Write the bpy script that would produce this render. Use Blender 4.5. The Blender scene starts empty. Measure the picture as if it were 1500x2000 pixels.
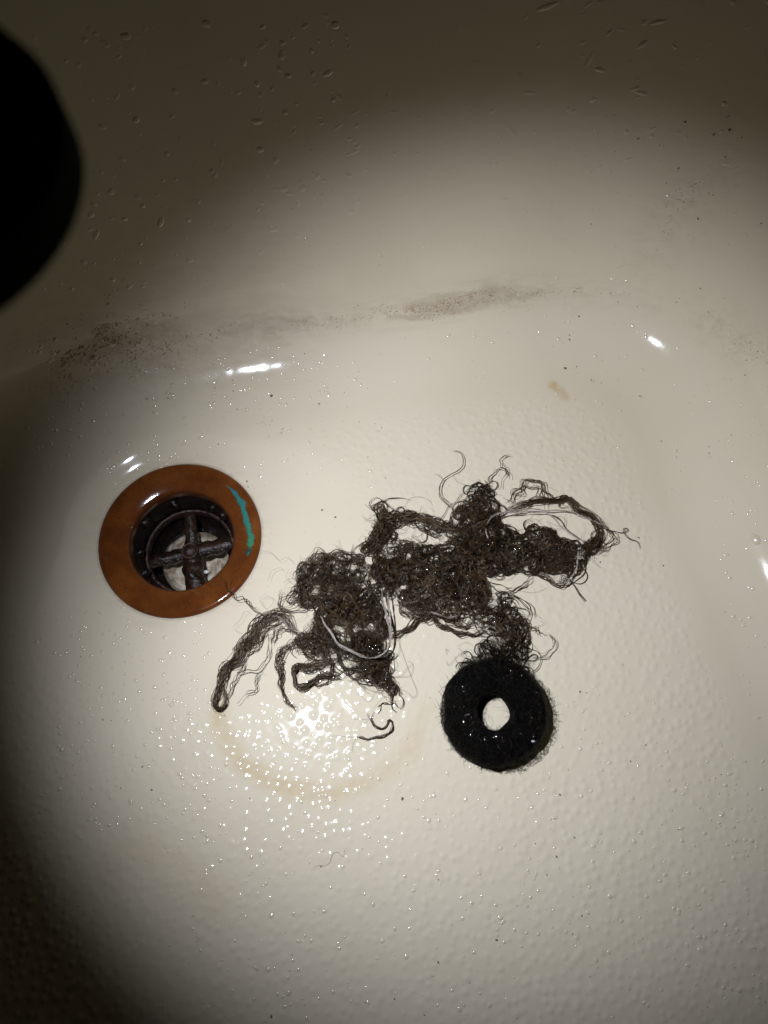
import bpy, bmesh, math
import numpy as np
from mathutils import Vector, Matrix

rng = np.random.default_rng(7)
sc = bpy.context.scene
COL = sc.collection
MM = 0.001

# ------------------------------------------------------------------ camera
CAM_H = 0.340                       # camera height over the tub floor
TILT = math.radians(20.5)
FPX = 1500.0                        # focal length in pixels of the 1500x2000 picture
cam = bpy.data.cameras.new('camera')
cam.sensor_fit = 'VERTICAL'; cam.sensor_height = 32.0; cam.lens = 32.0 * FPX / 2000.0
cam.clip_start = 0.005; cam.clip_end = 20
cam.dof.use_dof = True; cam.dof.focus_distance = 0.352; cam.dof.aperture_fstop = 24.0 / 1.7
camo = bpy.data.objects.new('camera', cam); COL.objects.link(camo)
camo.location = (0, 0, CAM_H); camo.rotation_euler = (TILT, 0, 0)
sc.camera = camo

# ------------------------------------------------------------------ world, exposure
w = bpy.data.worlds.new('World'); sc.world = w; w.use_nodes = True
bg = w.node_tree.nodes['Background']
bg.inputs[0].default_value = (0.9, 0.85, 0.7, 1); bg.inputs[1].default_value = 0.001
sc.view_settings.view_transform = 'Standard'; sc.view_settings.look = 'None'
sc.view_settings.exposure = 0.0; sc.view_settings.gamma = 1.0
sc.cycles.max_bounces = 8; sc.cycles.diffuse_bounces = 5; sc.cycles.glossy_bounces = 3
sc.cycles.caustics_reflective = False; sc.cycles.caustics_refractive = False
sc.cycles.sample_clamp_indirect = 4.0
sc.cycles.use_denoising = True

# the lamp of the hand-held device: the only light of the picture
LAMP = Vector((-0.061, 0.058, 0.275))
AIM = Vector((0.028, 0.0973, 0.0))
ld = bpy.data.lights.new('device_lamp', 'SPOT')
ld.energy = 3.72; ld.color = (0.95, 0.99, 1.155); ld.shadow_soft_size = 0.0045
ld.spot_size = math.radians(85.5); ld.spot_blend = 0.92
lampo = bpy.data.objects.new('device_lamp', ld); COL.objects.link(lampo)
lampo.location = LAMP
lampo.rotation_euler = (AIM - LAMP).to_track_quat('-Z', 'Y').to_euler()

# ------------------------------------------------------------------ helpers
CT, ST = math.cos(TILT), math.sin(TILT)
def at(u, v, z=0.0):
    """point of the photograph -> world point at height z (metres)"""
    dx = (u - 750.0) / FPX; dy = -(v - 1000.0) / FPX
    y = dy * CT + ST; zz = dy * ST - CT
    t = (z - CAM_H) / zz
    return np.array((dx * t, y * t, z))

def tag(o, label=None, cat=None, group=None, kind=None):
    if label: o['label'] = label
    if cat: o['category'] = cat
    if group: o['group'] = group
    if kind: o['kind'] = kind
    return o

def empty(name, loc, label, cat, group=None):
    o = bpy.data.objects.new(name, None); COL.objects.link(o)
    o.location = loc; o.empty_display_size = 0.01
    return tag(o, label, cat, group)

def link(name, me, m, parent=None):
    o = bpy.data.objects.new(name, me); COL.objects.link(o)
    if m: me.materials.append(m)
    if parent is not None:
        o.parent = parent
        pw = Vector(parent.location); q = parent.parent
        while q is not None:
            pw += Vector(q.location); q = q.parent
        o.location = -pw                # meshes are written in world coordinates
    return o

def np_mesh(name, V, F, smooth=True, attrs=None):
    V = np.ascontiguousarray(V, dtype=np.float32); F = np.ascontiguousarray(F, dtype=np.int32)
    k = F.shape[1]
    me = bpy.data.meshes.new(name)
    me.vertices.add(len(V)); me.vertices.foreach_set('co', V.ravel())
    me.loops.add(F.size); me.loops.foreach_set('vertex_index', F.ravel())
    me.polygons.add(len(F))
    me.polygons.foreach_set('loop_start', np.arange(0, F.size, k, dtype=np.int32))
    me.update(calc_edges=True)
    me.polygons.foreach_set('use_smooth', np.full(len(F), smooth))
    for an, arr in (attrs or {}).items():
        a = me.attributes.new(an, 'FLOAT', 'POINT'); a.data.foreach_set('value', np.ascontiguousarray(arr, dtype=np.float32))
    return me

def smoothstep(a, b, x):
    t = np.clip((x - a) / (b - a), 0, 1); return t * t * (3 - 2 * t)

def vnoise(x, y, scale, seed):
    """smooth 2-D value noise in [-1,1]"""
    r = np.random.default_rng(seed); T = r.uniform(-1, 1, (256, 256))
    X = x / scale; Y = y / scale
    xi = np.floor(X).astype(int); yi = np.floor(Y).astype(int)
    fx = X - xi; fy = Y - yi; fx = fx * fx * (3 - 2 * fx); fy = fy * fy * (3 - 2 * fy)
    a = T[xi % 256, yi % 256]; b = T[(xi + 1) % 256, yi % 256]
    c = T[xi % 256, (yi + 1) % 256]; d = T[(xi + 1) % 256, (yi + 1) % 256]
    return (a * (1 - fx) + b * fx) * (1 - fy) + (c * (1 - fx) + d * fx) * fy

class Mat:
    def __init__(s, name):
        s.m = bpy.data.materials.new(name); s.m.use_nodes = True
        s.nt = s.m.node_tree; s.b = s.nt.nodes['Principled BSDF']
    def set(s, **k):
        for n, v in k.items():
            n = n.replace('_', ' ')
            s.b.inputs[n].default_value = (*v, 1) if isinstance(v, tuple) and len(v) == 3 else v
        return s
    def n(s, t, **k):
        nd = s.nt.nodes.new(t)
        for a, v in k.items(): setattr(nd, a, v)
        return nd
    def l(s, a, b): s.nt.links.new(a, b)
    def attr(s, name): return s.n('ShaderNodeAttribute', attribute_name=name).outputs['Fac']
    def math(s, op, a, b=None, clamp=False):
        nd = s.n('ShaderNodeMath', operation=op, use_clamp=clamp)
        for i, v in enumerate((a, b)):
            if v is None: continue
            if isinstance(v, (int, float)): nd.inputs[i].default_value = v
            else: s.l(v, nd.inputs[i])
        return nd.outputs[0]
    def noise(s, scale, detail=3, rough=0.55, w=None):
        tc = s.n('ShaderNodeTexCoord'); nd = s.n('ShaderNodeTexNoise')
        nd.inputs['Scale'].default_value = scale; nd.inputs['Detail'].default_value = detail
        nd.inputs['Roughness'].default_value = rough
        s.l(tc.outputs['Object'], nd.inputs['Vector']); return nd.outputs['Fac']
    def ramp(s, f, stops):
        nd = s.n('ShaderNodeValToRGB'); e = nd.color_ramp.elements
        while len(e) < len(stops): e.new(0.5)
        for el, (p, c) in zip(e, stops):
            el.position = p; el.color = (*c, 1) if len(c) == 3 else c
        s.l(f, nd.inputs[0]); return nd.outputs[0]
    def mix(s, f, a, b):
        nd = s.n('ShaderNodeMix', data_type='RGBA')
        for i, v in ((0, f), (6, a), (7, b)):
            if isinstance(v, (int, float)): nd.inputs[i].default_value = v
            elif isinstance(v, tuple): nd.inputs[i].default_value = (*v, 1)
            else: s.l(v, nd.inputs[i])
        return nd.outputs[2]
    def bump(s, f, strength, dist):
        nd = s.n('ShaderNodeBump'); nd.inputs['Strength'].default_value = strength
        nd.inputs['Distance'].default_value = dist
        s.l(f, nd.inputs['Height']); s.l(nd.outputs[0], s.b.inputs['Normal'])
    def color(s, sock): s.l(sock, s.b.inputs['Base Color'])

# ------------------------------------------------------------------ materials
def enamel_material():
    M = Mat('cream_enamel'); M.set(Roughness=0.13, IOR=1.5)
    base = M.ramp(M.noise(9, 3), [(0.35, (0.695, 0.622, 0.455)), (0.65, (0.72, 0.650, 0.485))])
    # brown grime: a smooth mask on the mesh broken into specks by noise
    sp = M.noise(620, 5, 0.62); sp2 = M.noise(170, 4, 0.6)
    g = M.math('MULTIPLY', M.attr('grime'), M.math('ADD', M.math('MULTIPLY', sp, 0.75), M.math('MULTIPLY', sp2, 0.6)))
    gm = M.ramp(g, [(0.36, (0, 0, 0)), (0.60, (1, 1, 1))])
    c = M.mix(M.math('MULTIPLY', gm, 0.30), base, (0.17, 0.115, 0.075))
    tc = M.n('ShaderNodeTexCoord'); mp = M.n('ShaderNodeMapping'); mp.inputs['Scale'].default_value = (70, 260, 260); mp.inputs['Rotation'].default_value = (0, 0, -0.15)
    M.l(tc.outputs['Object'], mp.inputs['Vector']); sn = M.n('ShaderNodeTexNoise'); sn.inputs['Scale'].default_value = 1.0; sn.inputs['Detail'].default_value = 6; sn.inputs['Roughness'].default_value = 0.7
    M.l(mp.outputs[0], sn.inputs['Vector'])
    film = M.math('MULTIPLY', M.attr('grime'), M.ramp(sn.outputs['Fac'], [(0.44, (0.05, 0.05, 0.05)), (0.70, (0.50, 0.50, 0.50))]))
    c = M.mix(film, c, (0.30, 0.185, 0.09))
    # yellow-brown water stain
    st = M.math('MULTIPLY', M.attr('stain'), M.ramp(M.noise(120, 4, 0.65), [(0.2, (0, 0, 0)), (0.62, (1, 1, 1))]))
    c = M.mix(st, c, (0.56, 0.415, 0.20))
    # tiny scattered dirt
    d1 = M.ramp(M.noise(480, 2, 0.5), [(0.74, (0, 0, 0)), (0.80, (1, 1, 1))])
    c = M.mix(M.math('MULTIPLY', d1, 0.55), c, (0.28, 0.20, 0.13))
    M.color(c)
    r = M.math('ADD', 0.042, M.math('MULTIPLY', M.noise(60, 3), 0.05)); r = M.math('ADD', r, M.math('MULTIPLY', gm, 0.4))
    M.l(r, M.b.inputs['Roughness'])
    M.bump(M.noise(900, 3, 0.6), 0.025, 0.0002)
    return M.m

def hair_material(name, dark, light, rough=0.32):
    M = Mat(name); M.set(Roughness=rough, IOR=1.55)
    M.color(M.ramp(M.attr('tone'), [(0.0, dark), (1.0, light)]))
    return M.m

ENAMEL = enamel_material()
HAIR = hair_material('wet_dark_hair', (0.007, 0.0042, 0.0018), (0.118, 0.070, 0.031), 0.30)
HAIR.node_tree.nodes['Principled BSDF'].inputs['Specular Tint'].default_value = (1, 0.86, 0.66, 1)
HAIR.node_tree.nodes['Principled BSDF'].inputs['Specular IOR Level'].default_value = 0.3
BLACKHAIR = hair_material('black_matted_hair', (0.0007, 0.0007, 0.0007), (0.020, 0.018, 0.013), 0.4)
BLACKHAIR.node_tree.nodes['Principled BSDF'].inputs['Specular Tint'].default_value = (1, 0.88, 0.7, 1)
BLACKHAIR.node_tree.nodes['Principled BSDF'].inputs['Specular IOR Level'].default_value = 0.12
PALE = hair_material('pale_fibre', (0.30, 0.25, 0.20), (0.58, 0.52, 0.44), 0.45)
WATER = Mat('water_on_enamel').set(Base_Color=(0.695, 0.624, 0.46), Roughness=0.11, IOR=1.8).m
CRUMB = Mat('brown_dirt').set(Base_Color=(0.13, 0.085, 0.055), Roughness=0.7).m

def flange_material():
    M = Mat('rusty_bronze'); M.set(Roughness=0.25, IOR=1.5)
    c = M.ramp(M.noise(70, 5, 0.6), [(0.30, (0.085, 0.024, 0.006)), (0.52, (0.130, 0.038, 0.008)), (0.74, (0.185, 0.058, 0.012))])
    c = M.mix(M.ramp(M.noise(260, 4, 0.6), [(0.6, (0, 0, 0)), (0.72, (0.7, 0.7, 0.7))]), c, (0.06, 0.022, 0.008))
    c = M.mix(M.ramp(M.noise(900, 3, 0.6), [(0.60, (0, 0, 0)), (0.70, (0.55, 0.55, 0.55))]), c, (0.035, 0.014, 0.006))
    c = M.mix(M.ramp(M.noise(130, 5, 0.7), [(0.58, (0, 0, 0)), (0.72, (0.5, 0.5, 0.5))]), c, (0.20, 0.085, 0.030))
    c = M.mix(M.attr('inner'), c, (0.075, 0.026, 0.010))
    M.color(c); M.set(Metallic=0.0)
    M.l(M.math('ADD', 0.05, M.math('MULTIPLY', M.noise(150, 3), 0.08)), M.b.inputs['Roughness'])
    M.bump(M.noise(700, 5, 0.7), 0.07, 0.0003)
    return M.m
FLANGE = flange_material()
def sludge_material(name, a, b, rough):
    M = Mat(name); M.set(IOR=1.45)
    M.color(M.ramp(M.noise(240, 4, 0.6), [(0.35, a), (0.7, b)]))
    M.l(M.math('ADD', rough, M.math('MULTIPLY', M.noise(300, 3), 0.25)), M.b.inputs['Roughness'])
    M.bump(M.noise(500, 4, 0.65), 0.8, 0.0009)
    return M.m
SLUDGE = sludge_material('black_sludge', (0.004, 0.003, 0.003), (0.022, 0.014, 0.010), 0.10)
GRATE = sludge_material('dark_wet_bronze', (0.009, 0.006, 0.004), (0.045, 0.023, 0.013), 0.10)
COPPER = sludge_material('worn_copper_edge', (0.014, 0.008, 0.006), (0.06, 0.027, 0.018), 0.15)
PIPE = sludge_material('stained_cream_pipe', (0.20, 0.14, 0.075), (0.78, 0.72, 0.58), 0.25)
def patina_material():
    M = Mat('green_patina'); M.set(Roughness=0.6)
    c = M.ramp(M.attr('along'), [(0.0, (0.012, 0.14, 0.15)), (0.45, (0.015, 0.20, 0.15)), (0.80, (0.035, 0.22, 0.07)), (0.86, (0.02, 0.035, 0.02)), (1.0, (0.025, 0.02, 0.012))])
    c = M.mix(M.ramp(M.noise(500, 4, 0.6), [(0.5, (0, 0, 0)), (0.75, (0.6, 0.6, 0.6))]), c, (0.03, 0.10, 0.07))
    c = M.mix(M.math('MULTIPLY', M.attr('edge'), 0.8), c, (0.03, 0.045, 0.03))
    c = M.mix(M.ramp(M.noise(1100, 3, 0.6), [(0.55, (0, 0, 0)), (0.68, (0.8, 0.8, 0.8))]), c, (0.05, 0.30, 0.24))
    M.color(c); M.bump(M.noise(900, 5, 0.7), 1.0, 0.0008); return M.m
PATINA = patina_material()
BLACKPLASTIC = Mat('black_plastic').set(Base_Color=(0.002, 0.002, 0.002), Roughness=0.9, Specular_IOR_Level=0.05).m
LENS = Mat('lamp_lens').set(Base_Color=(0.6, 0.6, 0.55), Roughness=0.3).m

# ------------------------------------------------------------------ bathtub
DR = at(350.5, 1050, -0.004)[:2]         # drain centre
R_FL = 0.0385                            # flange radius
DISH = 0.0055
def contour():
    """foot of the tub walls: tangent-integrated outline, clockwise from the end wall's middle"""
    def walk(p, ang, legs):
        pts = []; p = np.array(p, float)
        for L, turn in legs:
            n = max(2, int(abs(L) / 0.05), int(abs(turn) / math.radians(2.5)))
            for _ in range(n):
                ang2 = ang + turn / n
                p = p + (L / n) * np.array((math.cos((ang + ang2) / 2), math.sin((ang + ang2) / 2))); ang = ang2
                pts.append(p.copy())
        return pts
    A = (-0.0606, 0.1766); r = math.radians
    right = walk(A, r(9.5), [(0.146, r(-2)), (0.050, r(-77)), (0.030, r(-13)), (0.060, r(10)), (0.16, r(-10)), (0.75, r(-3))])
    left = walk(A, r(9.5) + math.pi, [(0.060, r(15)), (0.11, r(36)), (0.12, r(34)), (0.70, r(4))])
    return np.array(left[::-1] + [np.array(A)] + right)
CON = contour()

def signed_dist(px, py):
    P = CON; Q = np.roll(P, -1, axis=0)
    best = np.full(px.shape, 1e9)
    for (ax, ay), (bx, by) in zip(P, Q):
        dx, dy = bx - ax, by - ay; L2 = dx * dx + dy * dy + 1e-12
        t = np.clip(((px - ax) * dx + (py - ay) * dy) / L2, 0, 1)
        d = (px - ax - t * dx) ** 2 + (py - ay - t * dy) ** 2
        np.minimum(best, d, out=best)
    d = np.sqrt(best)
    ins = np.zeros(px.shape, bool)
    for (ax, ay), (bx, by) in zip(P, Q):
        c = ((ay > py) != (by > py))
        if by != ay: ins ^= c & (px < (bx - ax) * (py - ay) / (by - ay) + ax)
    return np.where(ins, -d, d)

R_FIL = 0.050; SLOPE = math.radians(68)
def wall_profile(d):
    d1 = R_FIL * math.sin(SLOPE); z1 = R_FIL * (1 - math.cos(SLOPE))
    dd = np.clip(d, 0, d1)
    z = R_FIL - np.sqrt(R_FIL ** 2 - dd ** 2)
    z = np.where(d > d1, z1 + (d - d1) * math.tan(SLOPE), z)
    TOP = 0.36                                  # rim, rounded over
    return np.where(z > TOP - 0.02, TOP - 0.02 * np.exp(-np.maximum(z - TOP + 0.02, 0) / 0.02), z)

def bumps(x, y):
    """raised non-slip pimples on a jittered lattice"""
    s = 0.0046; h = np.zeros(x.shape)
    r = np.random.default_rng(5); J = r.uniform(-1, 1, (400, 400, 4))
    j = np.floor(y / (s * 0.87)).astype(int)
    for dj in (-1, 0, 1):
        jj = j + dj
        off = (jj % 2) * 0.5
        i = np.floor(x / s - off).astype(int)
        for di in (-1, 0, 1, 2):
            ii = i + di
            q = J[ii % 400, jj % 400]
            cx = (ii + off + 0.48 * q[..., 0]) * s; cy = (jj + 0.48 * q[..., 1]) * s * 0.87
            rad = 0.00158 + 0.00048 * q[..., 2]
            rr = np.sqrt((x - cx) ** 2 + (y - cy) ** 2) / rad
            amp = 0.00035 + 0.00010 * q[..., 3]
            b = amp * np.where(rr < 1, (1 - rr * rr) ** 1.5, 0)
            np.maximum(h, b, out=h)
    return h

def dish_depth(x, y):
    dx = x - DR[0]; dy = y - DR[1]; r = np.hypot(dx, dy)
    ca = (dx * -0.6 + dy * 0.8) / np.maximum(r, 1e-6)          # 1 towards the back left
    wd = 0.016 + 0.046 * smoothstep(0.6, -0.6, ca)
    t = np.clip((r - R_FL) / wd, 0, 1)
    return -DISH * 0.5 * (1 + np.cos(math.pi * t)), r

def tub_height(x, y, detail=True):
    d = signed_dist(x, y)
    z = wall_profile(d)
    dz, r = dish_depth(x, y)
    z = z + dz
    if detail:
        m = smoothstep(-0.004, -0.016, d) * smoothstep(0.060, 0.092, r)
        m = m * (0.75 + 0.25 * vnoise(x, y, 0.03, 3))
        z = z + m * bumps(x, y)
        z = z + 0.000065 * vnoise(x, y, 0.0046, 11) * (0.35 + 0.65 * m) + 0.00022 * vnoise(x, y, 0.035, 12)
    return z, d, r

def axis(segs):
    out = []
    for a, b, s in segs: out.append(np.arange(a, b - s * 0.5, s))
    return np.concatenate(out + [np.array([segs[-1][1]])])
gx = axis([(-0.62, -0.30, 0.02), (-0.30, -0.200, 0.0014), (-0.200, 0.205, 0.00070), (0.205, 0.32, 0.0014), (0.32, 0.50, 0.02)])
gy = axis([(-0.95, -0.16, 0.02), (-0.16, -0.10, 0.0014), (-0.10, 0.225, 0.00070), (0.225, 0.34, 0.0012), (0.34, 0.50, 0.02)])
X, Y = np.meshgrid(gx, gy)
Z, D, RR = tub_height(X, Y)
nx, ny = len(gx), len(gy)

def poly_mask(pts, half, soft, x, y):
    """mask round a polyline of (x, y, weight)"""
    best = np.zeros(x.shape)
    for a, b in zip(pts[:-1], pts[1:]):
        dx, dy = b[0] - a[0], b[1] - a[1]
        t = np.clip(((x - a[0]) * dx + (y - a[1]) * dy) / (dx * dx + dy * dy), 0, 1)
        dd = np.hypot(x - a[0] - t * dx, y - a[1] - t * dy)
        wgt = a[2] + (b[2] - a[2]) * t
        np.maximum(best, wgt * smoothstep(half + soft, half * 0.2, dd), out=best)
    return best
def wall_point(u, v):
    """point of the photograph -> point of the tub surface"""
    z = 0.0
    for _ in range(40):
        p = at(u, v, z)
        zn = float(tub_height(np.array([p[0]]), np.array([p[1]]), False)[0][0])
        z += 0.35 * (zn - z)
    return at(u, v, z)
def wp(lst):
    return [(*wall_point(u, v)[:2], k) for u, v, k in lst]

grime = poly_mask(wp([(0, 730, .25), (110, 700, .55), (205, 668, .9), (300, 645, .7), (400, 652, .5), (520, 634, .8), (640, 632, .65), (740, 617, .5), (840, 604, .9), (880, 598, 1.0), (960, 580, .9), (1060, 574, .6), (1180, 573, .3), (1320, 600, .25), (1400, 632, .55), (1480, 690, .45)]), 0.002, 0.0065, X, Y)
grime = np.maximum(grime, poly_mask(wp([(60, 720, .45), (200, 690, .55), (300, 715, .6), (420, 690, .5), (560, 660, .5)]), 0.006, 0.016, X, Y))
grime = np.maximum(grime, poly_mask(wp([(120, 620, .2), (300, 560, .25), (500, 600, .3)]), 0.016, 0.03, X, Y))
grime = np.maximum(grime, poly_mask(wp([(1300, 440, .4), (1350, 370, .35), (1390, 340, .4)]), 0.005, 0.02, X, Y))
rf = RR / R_FL
grime = np.maximum(grime, np.maximum(0.40 * smoothstep(1.28, 1.0, rf), 0.95 * smoothstep(1.055, 1.01, rf)))
grime = np.clip(grime, 0, 1)
stain = 0.58 * poly_mask([(*at(u, v)[:2], k) for u, v, k in ((430, 1330, .4), (425, 1410, .9), (470, 1490, 1), (560, 1540, .9), (650, 1550, .75), (740, 1520, .55), (800, 1470, .6), (835, 1390, .4))], 0.0015, 0.0060, X, Y)
stain = np.maximum(stain, 0.9 * poly_mask([(*at(u, v)[:2], 1) for u, v in ((1080, 752), (1092, 762), (1103, 775))], 0.001, 0.0032, X, Y))
stain = np.maximum(stain, 0.18 * poly_mask([(*at(u, v)[:2], 1) for u, v in ((230, 1700), (260, 1640), (420, 1760))], 0.002, 0.012, X, Y))

idx = np.arange(nx * ny).reshape(ny, nx)
F = np.stack([idx[:-1, :-1], idx[:-1, 1:], idx[1:, 1:], idx[1:, :-1]], -1).reshape(-1, 4)
hole = (RR.ravel() < 0.031)
F = F[~hole[F].any(1)]
V = np.stack([X.ravel(), Y.ravel(), Z.ravel()], 1)
me = np_mesh('bathtub', V, F, True, {'grime': grime.ravel(), 'stain': stain.ravel()})
tub = link('bathtub', me, ENAMEL)
tag(tub, 'wet cream enamel bathtub with pimpled floor and a brown grime line along its end wall', 'bathtub')

def floor_z(x, y):
    x = np.atleast_1d(np.asarray(x, float)); y = np.atleast_1d(np.asarray(y, float))
    return tub_height(x, y, False)[0]

# ------------------------------------------------------------------ small solids
def lathe(profile, c, seg=96, attr=None, a0=0, a1=2 * math.pi, wob=0.0, seed=0):
    full = abs(a1 - a0 - 2 * math.pi) < 1e-6
    n = seg if full else seg + 1
    th = a0 + (a1 - a0) * np.arange(n) / seg
    pr = np.array(profile)
    rr = np.repeat(pr[:, 0][:, None], n, 1); zz = np.repeat(pr[:, 1][:, None], n, 1)
    if wob:
        zz = zz + wob * vnoise(3 + rr * np.cos(th), 3 + rr * np.sin(th), 0.008, seed)
    V = np.stack([c[0] + rr * np.cos(th), c[1] + rr * np.sin(th), zz], -1).reshape(-1, 3)
    k = len(pr); idx = np.arange(k * n).reshape(k, n)
    nxt = np.roll(idx, -1, axis=1) if full else idx[:, 1:]
    cur = idx if full else idx[:, :-1]
    F = np.stack([cur[:-1], nxt[:-1], nxt[1:], cur[1:]], -1).reshape(-1, 4)
    at_ = {attr[0]: np.repeat(np.array(attr[1]), n)} if attr else None
    return V, F[:, ::-1], at_

def bm_mesh(name, bm, smooth=True):
    bm.normal_update(); me = bpy.data.meshes.new(name); bm.to_mesh(me); bm.free()
    for p in me.polygons: p.use_smooth = smooth
    return me

# ------------------------------------------------------------------ drain
ZF = -DISH
drain = empty('drain', (DR[0], DR[1], ZF), 'rust brown round bathtub drain with open cross grate, set in the floor', 'drain')
prof = [(0.0300, ZF - 0.003), (R_FL - 0.0004, ZF - 0.0012), (R_FL, ZF + 0.0004), (R_FL - 0.0004, ZF + 0.0011), (R_FL - 0.0013, ZF + 0.0016), (R_FL - 0.003, ZF + 0.00165),
        (0.0325, ZF + 0.0009), (0.0290, ZF - 0.0001), (0.0262, ZF - 0.0011), (0.0254, ZF - 0.0015), (0.0248, ZF - 0.0024), (0.0245, ZF - 0.0042), (0.0242, ZF - 0.0065)]
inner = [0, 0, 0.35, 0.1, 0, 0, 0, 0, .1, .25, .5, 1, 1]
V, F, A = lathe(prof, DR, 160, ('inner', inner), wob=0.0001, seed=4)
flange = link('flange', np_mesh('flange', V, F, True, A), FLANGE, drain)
ZG = ZF - 0.0205
V, F, A = lathe([(0.0242, ZF - 0.0065), (0.0237, ZF - 0.012), (0.0231, ZG + 0.003), (0.0224, ZG - 0.004), (0.0216, ZG - 0.026), (0.0001, ZG - 0.027)], DR, 96, wob=0.0006, seed=8)
link('well', np_mesh('well', V, F), SLUDGE, drain)
def blob_mesh(name, c, rx, ry, rz, seed, sub=2, amp=0.25):
    bm = bmesh.new(); bmesh.ops.create_icosphere(bm, subdivisions=sub, radius=1)
    r_ = np.random.default_rng(seed); ph = r_.uniform(0, 6.28, 6)
    for v in bm.verts:
        k = 1 + amp * (math.sin(2.3 * v.co.x + ph[0]) * math.sin(2.9 * v.co.y + ph[1]) + 0.6 * math.sin(4 * v.co.z + 3 * v.co.x + ph[2]))
        v.co = Vector((c[0] + v.co.x * rx * k, c[1] + v.co.y * ry * k, c[2] + v.co.z * rz * k))
    return bm_mesh(name, bm)
# grate: rim, four spokes, screw hub
V, F, A = lathe([(0.0229, ZG - 0.001), (0.0222, ZG + 0.0010), (0.0214, ZG + 0.0014), (0.0208, ZG + 0.0008), (0.0206, ZG - 0.0008), (0.0207, ZG - 0.004)], DR, 96, wob=0.0003, seed=9)
grate = link('grate', np_mesh('grate', V, F), COPPER, drain)
def slab_poly(pts2, z0, z1, bev=0.0004):
    bm = bmesh.new()
    f = bm.faces.new([bm.verts.new((x, y, z1)) for x, y in pts2])
    if f.normal.z < 0: f.normal_flip()
    ex = bmesh.ops.extrude_face_region(bm, geom=[f])
    for v in ex['geom']:
        if isinstance(v, bmesh.types.BMVert): v.co.z = z0
    bmesh.ops.recalc_face_normals(bm, faces=bm.faces)
    es = [e for e in bm.edges if len(e.link_faces) == 2 and abs(e.calc_face_angle(0)) > 0.4]
    bmesh.ops.bevel(bm, geom=es, offset=bev, segments=2, affect='EDGES')
    return bm
for deg, wd in ((97, 0.0030), (14, 0.0035), (195, 0.0031), (281, 0.0048)):
    a = math.radians(deg); ux, uy = math.cos(a), math.sin(a); vx, vy = -uy, ux
    r_ = np.random.default_rng(deg)
    rs = np.linspace(0.0030, 0.0213, 11)
    up = [(DR[0] + ux * q + vx * (wd + r_.uniform(-.0009, .0008)), DR[1] + uy * q + vy * (wd + r_.uniform(-.0009, .0008))) for q in rs]
    dn = [(DR[0] + ux * q - vx * (wd + r_.uniform(-.0009, .0008)), DR[1] + uy * q - vy * (wd + r_.uniform(-.0009, .0008))) for q in rs[::-1]]
    link('spoke', bm_mesh('spoke', slab_poly(up + dn, ZG - 0.0045, ZG + 0.0004, 0.0005)), GRATE, grate)
V, F, A = lathe([(0.0045, ZG - 0.003), (0.0044, ZG + 0.0015), (0.0040, ZG + 0.0022), (0.0034, ZG + 0.0022), (0.0030, ZG + 0.0014), (0.0028, ZG - 0.0012), (0.0015, ZG - 0.0018), (0.00001, ZG - 0.0018)], DR, 48, wob=0.0002, seed=2)
link('hub', np_mesh('hub', V, F), COPPER, grate)
for px, py, sx, sy, sd in ((390, 1062, 1.3, 1.0, 1), (378, 1126, 2.4, 1.6, 4)):
    q = at(px, py, ZG + 0.0004)
    link('slime', blob_mesh('slime', q, sx * MM, sy * MM, .0011, sd, 3, .35), SLUDGE, grate)
# cream pipe elbow below the grate
V, F, A = lathe([(0.0166, ZG - 0.0085), (0.0170, ZG - 0.010), (0.0150, ZG - 0.0155), (0.010, ZG - 0.019), (0.005, ZG - 0.0215), (0.0001, ZG - 0.022)], DR + np.array((0.0010, -0.0032)), 64, wob=0.0016, seed=6)
link('pipe', np_mesh('pipe', V, F), PIPE, drain)
# slime lumps clinging to the well walls and grate
for a, z, s in ((40, ZF - 0.010, 1.0), (62, ZF - 0.013, .8), (150, ZF - 0.011, 1.2), (185, ZF - 0.015, 1.0), (110, ZF - 0.012, 1.1), (215, ZF - 0.013, .9)):
    q = math.radians(a)
    link('slime', blob_mesh('slime', (DR[0] + 0.0232 * math.cos(q), DR[1] + 0.0232 * math.sin(q), z), .0024 * s, .0024 * s, .003 * s, a), SLUDGE, drain)
# green patina crust on the right of the flange
def flange_z(r):
    return np.interp(r, [0.0248, 0.0254, 0.0262, 0.0290, 0.0325, R_FL - 0.003, R_FL - 0.0013], [ZF - .0024, ZF - .0015, ZF - .0011, ZF - .0001, ZF + .0009, ZF + .00165, ZF + .0016])
n = 90; al = np.linspace(0, 1, n)
cpx = np.array([(443, 949), (459, 962), (472, 985), (481, 1010), (487, 1035), (491, 1058), (487, 1072), (482, 1085)], float)
wpx = np.array([1.5, 5.5, 7, 7.5, 8, 7.5, 8, 5])
tt = np.linspace(0, 1, len(cpx))
cx = np.interp(al, tt, cpx[:, 0]); cy = np.interp(al, tt, cpx[:, 1]); wd = np.interp(al, tt, wpx)
P = np.array([at(a, b, ZF + 0.0012) for a, b in zip(cx, cy)])
T = np.gradient(P[:, :2], axis=0); T /= np.linalg.norm(T, axis=1)[:, None]; Nn = np.stack([-T[:, 1], T[:, 0]], 1)
rw = np.random.default_rng(3)
wl = wd / 4.3 * MM * (1.0 + 0.42 * np.convolve(rw.uniform(-1, 1, n + 4), np.ones(5) / 2.0, 'valid'))
wr = wd / 4.3 * MM * (1.0 + 0.42 * np.convolve(rw.uniform(-1, 1, n + 4), np.ones(5) / 2.0, 'valid'))
rows = []
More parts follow.
